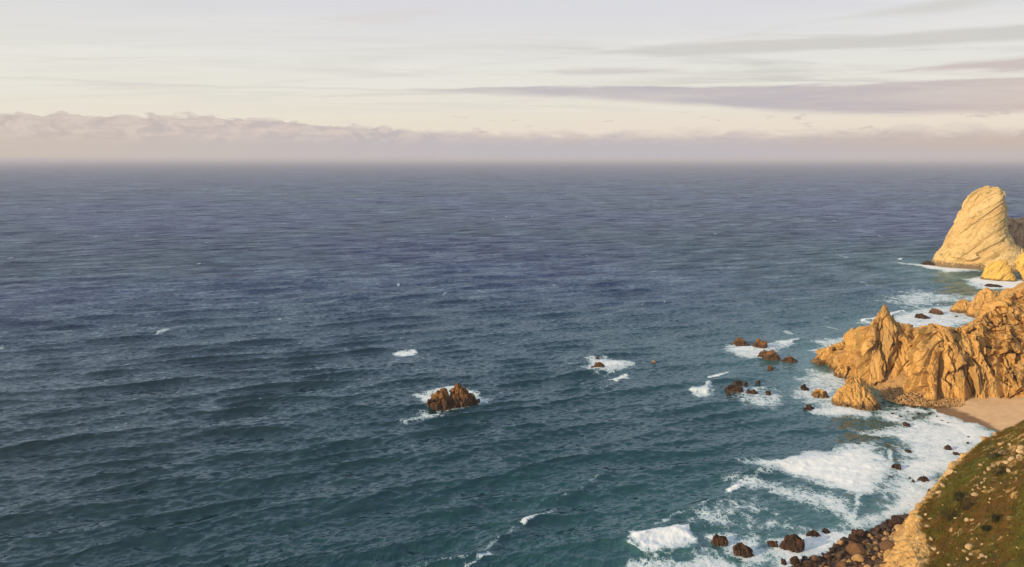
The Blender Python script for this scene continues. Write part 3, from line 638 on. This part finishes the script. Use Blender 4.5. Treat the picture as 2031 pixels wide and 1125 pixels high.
rock('golden boulder in the surf beside the big rock behind the headland', [(597,1907,1920),(602,1899,1928),(608,1893,1932),(615,1887,1934),(622,1884,1935)], 622, 'gold', 59, group=G1, rib=(0.8, 3.0, 12.0))
rock('large cracked golden rock rising behind the headland crest', [(575,1951,1963),(580,1944,1975),(588,1936,1985),(598,1931,2000),(610,1926,2010),(622,1918,2015),(633,1913,2020),(640,1912,2025)], 636, 'gold', 60, 0.7,
     na=170, nt=110, rib=(1.6, 5.0, 20.0), blocks=((4.0, 1.2), (1.6, 0.4)))
rock('speck of dark rock in the surf below the golden boulder', [(626,1895,1898),(629,1893,1900)], 629, 'dark', 61, group=G1)
rock('flat dark ledge in foam below the yellow rock', [(564,1958,1966),(567,1954,1986),(570,1953,1988)], 570, 'dark', 62, group=G1)
rock('low reddish reef at the left foot of the tall stack', [(520,1836,1850),(523,1828,1856),(527,1824,1862)], 527, 'dark', 63, group=G1)
for lab, u, v, w, h, mt in (
    ('dark rock with a small companion, in foam below the beach', 1803, 895, 12, 6, 'dark'), ('round black rock in foam, nearest the big white surf front', 1777, 926, 16, 10, 'dark'),
    ('long flat brown rock in the foam beside the grassy slope', 1831, 950, 24, 8, 'dark'), ('reddish flat rock in the foam close below the beach', 1898, 901, 14, 7, 'dark'),
    ('dark round rock in foam left of the reddish flat one', 1879, 888, 13, 8, 'dark'), ('small speck of rock highest in the foam under the sand', 1922, 868, 8, 3, 'dark'),
    ('small flat rock in foam between the sand and the dark round rock', 1921, 879, 7, 4, 'dark'), ('low dark rock in grey water left of the beach foam', 1798, 841, 12, 5, 'dark'),
    ('speck of rock left of the long flat brown rock', 1766, 946, 8, 3, 'dark'), ('tiny rock just above the long flat brown rock', 1805, 947, 7, 3, 'dark'), ('tiny rock just under the long flat brown rock', 1811, 954, 7, 4, 'dark'),
    ('black rock at the slope edge in the foam, lowest of three', 1849, 978, 18, 9, 'dark'), ('black rock at the slope edge in the foam, middle of three', 1857, 968, 11, 6, 'dark'), ('black rock at the slope edge in the foam, top of three', 1865, 962, 9, 5, 'dark'),
    ('brown rock in foam, first right of the round white breaker', 1428, 1071, 32, 18, 'dark'), ('dark brown rock in foam, lower of the two by the breaker', 1473, 1091, 36, 20, 'dark'),
    ('small purple brown rock left of the biggest near shore rock', 1533, 1078, 16, 11, 'dark'), ('biggest dark brown rock in the near shore foam', 1572, 1077, 45, 28, 'dark'),
    ('pinkish flat rock washed over by white water', 1611, 1059, 30, 10, 'dark'), ('flat dark rock behind the pinkish washed one', 1636, 1053, 15, 6, 'dark'),
    ('square black rock in foam at the bottom edge', 1577, 1113, 20, 17, 'dark'), ('small black block in foam left of the square black rock', 1553, 1115, 9, 11, 'dark'), ('long flat black rock right of the square black rock', 1598, 1113, 24, 10, 'dark'),
    ('reddish brown rock on the water edge above the boulder heap', 1763, 1037, 18, 13, 'dark'), ('brown rock tucked against the golden cliff above the heap', 1786, 1041, 20, 14, 'dark'),
    ('black angular rock left of the heap in white foam', 1695, 1057, 13, 11, 'dark')):
    b = v+h*0.55; t_ = v-h*0.5; hw = w/2; sk = random.uniform(-0.25, 0.25)*hw
    rock(lab, [(t_, u+sk-hw*0.35, u+sk+hw*0.35), (t_+h*0.22, u+sk*0.6-hw*0.72, u+sk*0.6+hw*0.7), (t_+h*0.6, u-hw*0.95, u+hw*0.95), (b, u-hw*1.05, u+hw*1.05)], b, mt, 100+int(u), 0.75, group='rocks in the near shore foam',
         na=60, nt=26, rib=(0.15, 1.2, 2.0), blocks=((1.5, 0.6), (0.7, 0.2)), sink=1.5)

# ------------------------------------------------------------------ beach, scree and shore
def sand_material():
    m, t = new_mat('beach_sand'); p = t.pos(); z = t.sep(p)[2]
    n = t.noise(p, 0.25, 5, 0.6); n2 = t.noise(p, 3.0, 3, 0.6)
    c = t.mix(t.ss(n, 0.35, 0.65), (0.52, 0.36, 0.22, 1), (0.60, 0.43, 0.27, 1)); c = t.mix(n2*0.3, c, (0.48, 0.33, 0.20, 1))
    wet = t.ss(z+(n-0.5)*0.8, 1.1, 0.5); c = t.mix(wet, c, (0.20, 0.13, 0.085, 1))
    finish(t, c, t.lin(wet, 0, 1, 0.9, 0.35), t.bump(n2*0.4+n, 0.4, 0.25), 0.3); return m
def build_beach():
    wl = [(1800,800),(1850,806),(1890,818),(1925,832),(1958,848),(1984,863),(2010,885),(2060,925),(2120,980)]
    a0 = np.array([px(u, v, 0.25) for u, v in wl]); low = a0.copy()
    sea_dir = np.array([-0.75, -0.65, 0]); low = a0+sea_dir*9; low[:, 2] = -0.9
    inl = np.array([0.70, 0.71, 0]); r = [low, a0, a0+inl*7+[0,0,1.0], a0+inl*18+[0,0,2.8], a0+inl*34+[0,0,5.2], a0+inl*60+[0,0,9.5], a0+inl*90+[0,0,15]]
    G = loft(r, 120, 90); P = G.reshape(-1, 3); P[:, 2] += fbm(P/np.array([9, 9, 50.]), 3, 15)*0.28+fbm(P/np.array([1.5, 1.5, 9.]), 2, 16)*0.05
    return tag(mesh_np('beach', P, orient(P, gridF(90, 120)), sand_material(), True), 'small beach of smooth tan sand below the cliff', None, None, 'structure'), G
beach, BG = build_beach()

def ico(sub):
    bm = bmesh.new(); bmesh.ops.create_icosphere(bm, subdivisions=sub, radius=1.0)
    V = np.array([v.co[:] for v in bm.verts]); Fs = np.array([[v.index for v in f.verts] for f in bm.faces]); bm.free(); return V, Fs
ICO = {k: ico(k) for k in (1, 2, 3)}
def boulder_shape(seed, sub=3, npl=11, flat=0.75):
    r = np.random.default_rng(seed); D, Fs = ICO[sub]; n = r.normal(size=(npl, 3)); n /= np.linalg.norm(n, axis=1, keepdims=True)
    off = r.uniform(0.62, 0.95, npl); dots = D@n.T
    rad = np.min(np.where(dots > 0.05, off/np.maximum(dots, 0.05), 9), axis=1); rad = np.minimum(rad, 1.12)
    P = D*rad[:, None]*np.array([r.uniform(0.85, 1.15), r.uniform(0.7, 1.0), flat*r.uniform(0.8, 1.15)])
    return P*(1+0.05*fbm(P*2.5+seed, 2, seed)[:, None]), Fs
BOULD = []
for k in range(14):
    V, Fs = boulder_shape(200+k, 3)
    BOULD.append({mt: mesh_np('boulder', V, Fs, M[mt], False, link=False).data for mt in ('dark', 'umber', 'tan')})
STONE = [mesh_np('stone', *boulder_shape(300+k, 2, 7, 0.65), M['stone'], False, link=False).data for k in range(10)]
for o_ in [o for o in bpy.data.objects if not o.users_collection]: bpy.data.objects.remove(o_)

def heap():
    """boulders heaped at the foot of the near cliff"""
    poly = np.array([px(u, v)[:2] for u, v in [(1530,1165),(1580,1118),(1618,1110),(1640,1092),(1668,1072),(1700,1062),(1722,1052),(1750,1040),(1790,1032),(1800,1060),(1770,1110),(1760,1200),(1600,1215)]])
    water = np.array([px(u, v)[:2] for u, v in [(1480,1190),(1530,1130),(1600,1112),(1640,1092),(1668,1072),(1700,1062),(1730,1048),(1765,1034)]])
    lo_, hi_ = poly.min(0), poly.max(0); spots = []; r = np.random.default_rng(12)
    for R0, tries, cap in ((2.5, 160, 9), (1.7, 600, 30), (1.1, 1800, 85), (0.66, 5000, 150)):
        n0 = 0
        for _ in range(tries):
            q = r.uniform(lo_, hi_)
            if n0 >= cap or not inside(q[None], poly)[0]: continue
            rad = R0*r.uniform(0.8, 1.2)
            if all((q[0]-s[0])**2+(q[1]-s[1])**2 > ((rad+s[2])*0.80)**2 for s in spots): spots.append((q[0], q[1], rad)); n0 += 1
    for i, (x, y, rad) in enumerate(spots):
        d = float(seg_dist(np.array([[x, y]]), water)[0][0]); zb = min(2.6, 0.10*d)-0.1
        p = r.random(); k = d+r.normal()*3
        mt = 'dark' if k < 2.5 else ('umber' if k < 5.5 and p < 0.8 else ('tan' if p < 0.6 else 'umber'))
        o = bpy.data.objects.new('boulder', BOULD[i % 14][mt]); COL.objects.link(o)
        o.location = (x, y, zb+rad*0.30); o.scale = (rad*1.1, rad*1.1, rad*r.uniform(0.85, 1.1)); o.rotation_euler = (r.normal()*0.3, r.normal()*0.3, r.uniform(0, 6.28))
        kind = {'dark': ('wet black', 'wet black boulders of the heap'),
                'umber': ('dull brown', 'brown boulders of the heap'),
                'tan': ('dry tan', 'tan boulders of the heap')}[mt]
        bv = proj(np.array([x, y, zb]))[1]
        size = 'big' if rad > 1.6 else ('middling' if rad > 0.95 else 'small'); where = 'at the upper end of' if bv < 1062 else ('in the middle of' if bv < 1102 else 'at the lowest edge of')
        tag(o, f"{size} {kind[0]} boulder {where} the heap under the golden cliff", 'boulder', kind[1])
    # shingle between the boulders
    q = np.array([px(u, v)[:2] for u, v in [(1560,1230),(1560,1130),(1640,1098),(1700,1068),(1760,1038),(1800,1020)]])
    rows = []
    for f, zz in ((-5, -1.2), (0, 0.0), (8, 0.9), (18, 1.9), (32, 3.2)): rows.append(np.concatenate([q+np.array([0.80, -0.6])*f, np.full((len(q), 1), zz)], 1))
    G = loft(rows, 90, 60); P = G.reshape(-1, 3); P[:, 2] += fbm(P/np.array([1.3, 1.3, 9]), 3, 18)*0.35
    tag(mesh_np('shore', P, orient(P, gridF(60, 90)), M['umber'], False), 'dark shingle shore under the heaped boulders', None, None, 'structure')
heap()

def wash():
    r = np.random.default_rng(9)
    for u, v, w in [(1765,806,9),(1778,812,7),(1790,803,10),(1800,816,6),(1812,808,9),(1822,820,7),(1834,812,6),(1845,820,8),(1752,800,10),(1770,820,6),(1786,826,7),(1840,829,5),(1858,826,5),(1868,834,4),(1812,829,6),(1745,812,8),(1880,838,4),(1826,803,8),(1800,799,9),(1772,798,8)]:
        p = px(u, v, 0.1); s = w*0.5*math.hypot(p[0], p[1])/F0*1.05
        o = bpy.data.objects.new('boulder', BOULD[r.integers(14)]['dark']); COL.objects.link(o)
        o.location = (p[0], p[1], 0.1); o.scale = (s, s*0.8, s*0.6); o.rotation_euler = (0, 0, r.uniform(0, 6.28))
        tag(o, 'small dark rock in the thin wash between the golden stump and the sand', 'rock', 'small rocks in the wash by the sand')
wash()

def scree():
    """broken stone at the foot of the headland and behind the sand: too small to pick apart"""
    r = np.random.default_rng(5); V = []; Fs = []; n = 0; base = [boulder_shape(400+k, 1, 8) for k in range(10)]
    def put(x, y, z, s):
        nonlocal n
        B, Fb = base[r.integers(10)]; a = r.uniform(0, 6.28); c, s_ = math.cos(a), math.sin(a)
        Q = B@np.array([[c, s_, 0], [-s_, c, 0], [0, 0, 1]])*s+np.array([x, y, z]); V.append(Q); Fs.append(Fb+n); n += len(Q)
    poly = [(1745,770),(1780,764),(1830,775),(1845,795),(1905,784),(1960,782),(2060,785),(2060,822),(2000,812),(1940,806),(1890,806),(1830,806),(1780,800),(1750,792)]
    L = np.array(poly, float); lo_, hi_ = L.min(0), L.max(0); k = 0
    while k < 2600:
        q = r.uniform(lo_, hi_)
        if not inside(q[None], L)[0]: continue
        k += 1; f = np.clip((q[0]-1760)/140, 0, 1); depth_ = np.clip((806-q[1])/40, 0, 1)
        z = 0.2+depth_*3.2+f*1.6; p = px(q[0], q[1], z); put(p[0], p[1], p[2]-0.1, 0.25+0.75*r.random()**3)
    o = mesh_np('scree', np.concatenate(V), np.concatenate(Fs), M['tan'], False)
    tag(o, 'fallen golden rubble along the foot of the headland', None, None, 'stuff')
    st = [(1735,776,-0.4),(1770,783,0.2),(1810,795,0.2),(1850,800,0.6),(1900,798,1.6),(1960,800,2.6),(2060,812,3.4)]
    a = np.array([px(u, v, z) for u, v, z in st]); fw = np.array([0.25, 0.97, 0])
    rows = [a-fw*8+[0,0,-1.8], a-fw*3+[0,0,-0.5], a, a+fw*7+[0,0,2.2], a+fw*16+[0,0,6.0], a+fw*26+[0,0,10]]
    G = loft(rows, 200, 70); P = G.reshape(-1, 3); P[:, 2] += fbm(P/np.array([2.5, 2.5, 9]), 4, 19)*0.8
    tag(mesh_np('talus', P, orient(P, gridF(70, 200)), M['tan'], False), 'rubble slope between the headland and the sand', None, None, 'structure')
scree()

# ------------------------------------------------------------------ grassy hillside in front
def hill_material():
    m, t = new_mat('hillside_turf'); p = t.pos(); x, y, z = t.sep(p)
    a = x*0.70+y*0.71; b = x*0.71-y*0.70
    q = t.vec(a*0.22, b, z)
    n1 = t.noise(q, 0.06, 5, 0.6, 0.6); n2 = t.noise(q, 0.4, 5, 0.65); n3 = t.noise(p, 1.7, 4, 0.65); n4 = t.noise(p, 0.13, 4, 0.6)
    g = t.mix(t.ss(n1, 0.40, 0.60), (0.115, 0.056, 0.011, 1), (0.092, 0.088, 0.009, 1))
    g = t.mix(t.ss(n2, 0.46, 0.62)*0.7, g, (0.045, 0.040, 0.007, 1)); g = t.mix(t.ss(n3, 0.52, 0.75)*0.5, g, (0.14, 0.095, 0.024, 1))
    rk = t.mix(t.ss(n2, 0.35, 0.65), (0.40, 0.24, 0.09, 1), (0.58, 0.40, 0.18, 1)); rk = t.mix(t.ss(n3, 0.55, 0.75)*0.5, rk, (0.28, 0.15, 0.06, 1))
    bare = t.m('MAXIMUM', t.attr('rockface'), t.ss(n4+(n2-0.5)*0.5, 0.64, 0.72)*0.8)
    c = t.mix(bare, g, rk)
    finish(t, c, 0.9, t.bump(n3+n2*0.8, 0.8, 0.35), 0.15); return m
def build_hill():
    E = [(1842,1240,17),(1834,1170,14),(1828,1110,11.5),(1824,1055,10),(1818,1014,9),(1850,977,8.5),(1888,928,9),(1924,896,10),(1960,871,11),(2006,849,13),(2070,826,16),(2170,800,20),(2300,770,25)]
    Ft = {0: (1712,1230), 1: (1728,1165), 2: (1743,1120), 3: (1762,1080), 4: (1792,1036)}
    e = np.array([px(*k) for k in E]); n = len(e); up = np.array([0.72, -0.69, 0]); f = e-up*4.5; f[:, 2] = -1.0
    for k, (u, v) in Ft.items(): f[k] = px(u, v, 0.5)
    low = f-up*2; low[:, 2] = -5
    m1 = f+(e-f)*np.array([0.42, 0.42, 0.45]); m2 = f+(e-f)*np.array([0.80, 0.80, 0.85])
    def ups(dist, rise): return e+up*dist+np.array([0, 0, rise])
    rows = [low, f, m1, m2, e, ups(6, 4.0), ups(16, 11.8), ups(30, 23), ups(48, 37.5), ups(70, 55), ups(100, 78)]
    # equal stations along the edge so triangles stay even
    ns, nt = 560, 420
    G = loft(rows, ns, nt); N = gnormals(G).reshape(-1, 3); P = G.reshape(-1, 3)
    if N[:, 2].mean() < 0: N = -N
    tt = np.repeat(np.linspace(0, 10, nt)[:, None], ns, 1).ravel(); ss_ = np.repeat(np.linspace(0, 12, ns)[None], nt, 0).ravel()
    face = (1-ss(tt+fbm(P/3.0, 3, 25)*0.5, 3.7, 4.5)); edge = np.exp(-((tt-4)/0.35)**2)
    d = crag(P, N, rib=(0.8, 3.0, 8.0), blocks=((2.6, 0.7), (1.1, 0.28)), s=44, dip=0.0)*face
    d = d+(1-face)*(fbm(P/16.0, 3, 27)*1.8+fbm(np.stack([(P[:,0]*0.70+P[:,1]*0.71)/13, (P[:,0]*0.71-P[:,1]*0.70)/3.2, P[:,2]/9], 1), 4, 28)*1.0+0.30*fbm(P/1.3, 3, 29))+edge*fbm(P/4.0, 3, 30)*0.9
    P = P+N*d[:, None]
    o = mesh_np('hillside', P, orient(P, gridF(nt, ns), N), hill_material(), True)
    at = o.data.attributes.new('rockface', 'FLOAT', 'POINT'); U, Vv = proj(P); stony = ss(fbm(P/np.array([3.5,3.5,3.5]), 4, 35)+0.55*ss(U, 1920, 2010)*ss(Vv, 985, 900)+0.9*np.exp(-((tt-4.1)/0.3)**2), 0.42, 0.62)
    at.data.foreach_set('value', np.maximum(face, stony*0.85).astype(np.float32))
    tag(o, 'steep grassy hillside with scattered stones and a golden rock face at its edge', None, None, 'structure')
    return o, P, N, tt, face
hill, HP, HN, HT, HF = build_hill()
def hill_props():
    U, Vv = proj(HP); vis = (HT > 3.8) & (U > 1740) & (U < 2080) & (Vv > 800) & (Vv < 1160); idx = np.where(vis)[0]
    r = np.random.default_rng(21)
    def hit(u, v): k = idx[np.argmin((U[idx]-u)**2+(Vv[idx]-v)**2)]; return HP[k], HN[k]
    # stones, children of the hillside
    sp = [(1935,983,9),(1918,987,5),(1942,970,6),(1948,958,5),(1953,968,5),(1950,976,5),(1940,965,5),(1931,973,5),(1920,1034,9),(1927,1032,5),(1931,1032,4),(1925,1088,14),(1916,1095,9),(1927,1102,8),(1921,1110,7),
          (1950,1104,9),(1958,1106,7),(1942,1108,6),(1896,1029,6),(2008,913,11),(1998,919,9),(2002,936,8),(1970,926,8),(1962,933,7),(1955,940,6),(1945,924,7),(1886,940,13),(1872,966,11),(1862,978,9),(1885,1123,9),
          (1990,901,10),(2024,897,10),(2027,890,8),(2020,905,7),(1965,991,5),(1962,998,4),(1985,884,7),(2005,886,5),(1938,1070,4),(1948,1080,5),(2017,1088,3),(1972,1115,3),(1898,1110,4),(1853,1090,9),(1848,1070,8),(1840,1045,8),(1862,1098,6),(1871,1003,4),(1899,1012,4),(1930,997,4),(1826,1030,10),(1836,1022,7),(1845,1030,6),(1880,952,6),(1897,937,5)]
    for _ in range(60):                     # looser scatter, denser on the stony upper right
        if r.random() < 0.6: sp.append((r.uniform(1935, 2031), r.uniform(845, 960), r.uniform(2, 5)))
        else: sp.append((r.uniform(1830, 2031), r.uniform(930, 1125), r.uniform(1.5, 3)))
    for i, (u, v, w) in enumerate(sp):
        p, n = hit(u, v); s = w*0.5*math.hypot(p[0], p[1])/F0*1.2
        o = bpy.data.objects.new('stone', STONE[i % 10]); COL.objects.link(o); o.parent = hill
        o.location = p+n*s*0.25; o.scale = (s*r.uniform(0.9, 1.25), s, s*r.uniform(0.8, 1.1)); o.rotation_euler = (r.normal()*0.4, r.normal()*0.4, r.uniform(0, 6.28))
    # grass tufts: one mass
    cand = np.where((HT > 4.1) & (HF < 0.3) & (U > 1780) & (U < 2110) & (Vv > 810) & (Vv < 1190))[0]
    dens = fbm(HP[cand]/4.0, 3, 33); cand = cand[dens > -0.25]; pick = r.choice(cand, 9000); nb = 6
    base = np.repeat(HP[pick], nb, 0)+r.normal(size=(9000*nb, 3))*np.array([0.22, 0.22, 0.03]); L = r.uniform(0.25, 1.0, (9000*nb, 1))
    dirn = np.stack([r.normal(size=9000*nb)*0.5, r.normal(size=9000*nb)*0.5, np.ones(9000*nb)], 1); tip = base+dirn*L
    side = np.stack([r.normal(size=9000*nb), r.normal(size=9000*nb), np.zeros(9000*nb)], 1); side /= np.linalg.norm(side, axis=1, keepdims=True)
    Vt = np.stack([base-side*0.07-[0,0,0.1], base+side*0.07-[0,0,0.1], tip], 1).reshape(-1, 3)
    m, t = new_mat('dry_grass'); p = t.pos(); n = t.noise(p, 0.08, 4, 0.6); n2 = t.noise(p, 2.0, 2)
    c = t.mix(t.ss(n, 0.4, 0.6), (0.16, 0.088, 0.018, 1), (0.105, 0.105, 0.011, 1)); c = t.mix(n2*0.5, c, (0.06, 0.05, 0.012, 1)); finish(t, c, 0.8, None, 0.1)
    tag(mesh_np('grass', Vt, np.arange(len(Vt)).reshape(-1, 3), m, False), 'short dry green and brown grass covering the hillside', None, None, 'stuff')
    # shrubs
    ml, t = new_mat('shrub_leaf'); n = t.noise(t.pos(), 1.2, 3); c = t.mix(t.ss(n, 0.35, 0.7), (0.018, 0.022, 0.008, 1), (0.055, 0.052, 0.014, 1)); finish(t, c, 0.7, None, 0.2)
    ms, t = new_mat('shrub_wood'); finish(t, (0.08, 0.05, 0.03, 1), 0.9)
    def shrub(u, v, w, h, label):
        p, n = hit(u, v+h*0.45); k = math.hypot(p[0], p[1])/F0*1.1; sw, sh = w*k*0.5, h*k
        root = bpy.data.objects.new('shrub', None); COL.objects.link(root); root.location = p; tag(root, label, 'shrub', 'shrubs on the grassy hillside')
        nc = 26; cc = r.normal(size=(nc, 3)); cc /= np.linalg.norm(cc, axis=1, keepdims=True); cc *= r.uniform(0.35, 1.0, (nc, 1))**0.5
        cc = cc*np.array([sw, sw*0.8, sh*0.45])+np.array([0, 0, sh*0.42]); nl = 75
        C = np.repeat(cc, nl, 0)+r.normal(size=(nc*nl, 3))*np.array([sw, sw, sh*0.6])*0.17; a = r.normal(size=(nc*nl, 3)); b = r.normal(size=(nc*nl, 3))
        a *= 0.13/np.linalg.norm(a, axis=1, keepdims=True); b *= 0.09/np.linalg.norm(b, axis=1, keepdims=True)
        Vl = np.stack([C-a, C+b, C+a, C-b], 1).reshape(-1, 3); mesh_np('foliage', Vl, np.arange(len(Vl)).reshape(-1, 4), ml, False, root)
        Vs = []; Fs = []; q = 0
        for j in range(6):
            tp = cc[j]; ang = np.linspace(0, 2*math.pi, 5, endpoint=False); ring = np.stack([np.cos(ang), np.sin(ang), 0*ang], 1)
            Vs += [ring*0.07-[0,0,0.4], ring*0.02+tp]; Fs += [[q+i, q+(i+1) % 5, q+5+(i+1) % 5, q+5+i] for i in range(5)]; q += 10
        mesh_np('stem', np.concatenate(Vs), Fs, ms, True, root)
    shrub(1972, 901, 28, 20, 'dark oval shrub among stones near the top of the slope')
    shrub(1980, 935, 22, 18, 'dark grey green shrub just below the oval one')
    shrub(1915, 1000, 22, 28, 'tall dark shrub beside the cluster of pale stones'); shrub(1901, 986, 16, 18, 'small green shrub on the left flank of the tall dark one')
    shrub(1880, 1022, 30, 28, 'low brown shrub near the golden rock face'); shrub(1972, 1030, 12, 16, 'small olive bush alone on the green part of the slope'); shrub(1955, 1048, 14, 10, 'low olive bush down slope of the small lone bush')
hill_props()

# ------------------------------------------------------------------ haze over the sea
def build_haze():
    x, y0, y1, z0, z1 = 62000.0, -400.0, 61000.0, -8.0, 136.0
    V = [(sx*x, yy, zz) for zz in (z0, z1) for yy in (y0, y1) for sx in (-1, 1)]
    Fq = [(0,2,3,1),(4,5,7,6),(0,1,5,4),(2,6,7,3),(0,4,6,2),(1,3,7,5)]
    m, t = new_mat('sea_haze'); v = t.n('ShaderNodeVolumePrincipled'); v.inputs['Color'].default_value = (0.70, 0.715, 0.83, 1); v.inputs['Density'].default_value = 6.0e-5
    v.inputs['Anisotropy'].default_value = 0.0
    o = t.n('ShaderNodeOutputMaterial'); t.tree.links.new(v.outputs[0], o.inputs['Volume'])
    tag(mesh_np('haze', V, Fq, m, False), 'thin mauve sea haze', None, None, 'stuff')
build_haze()
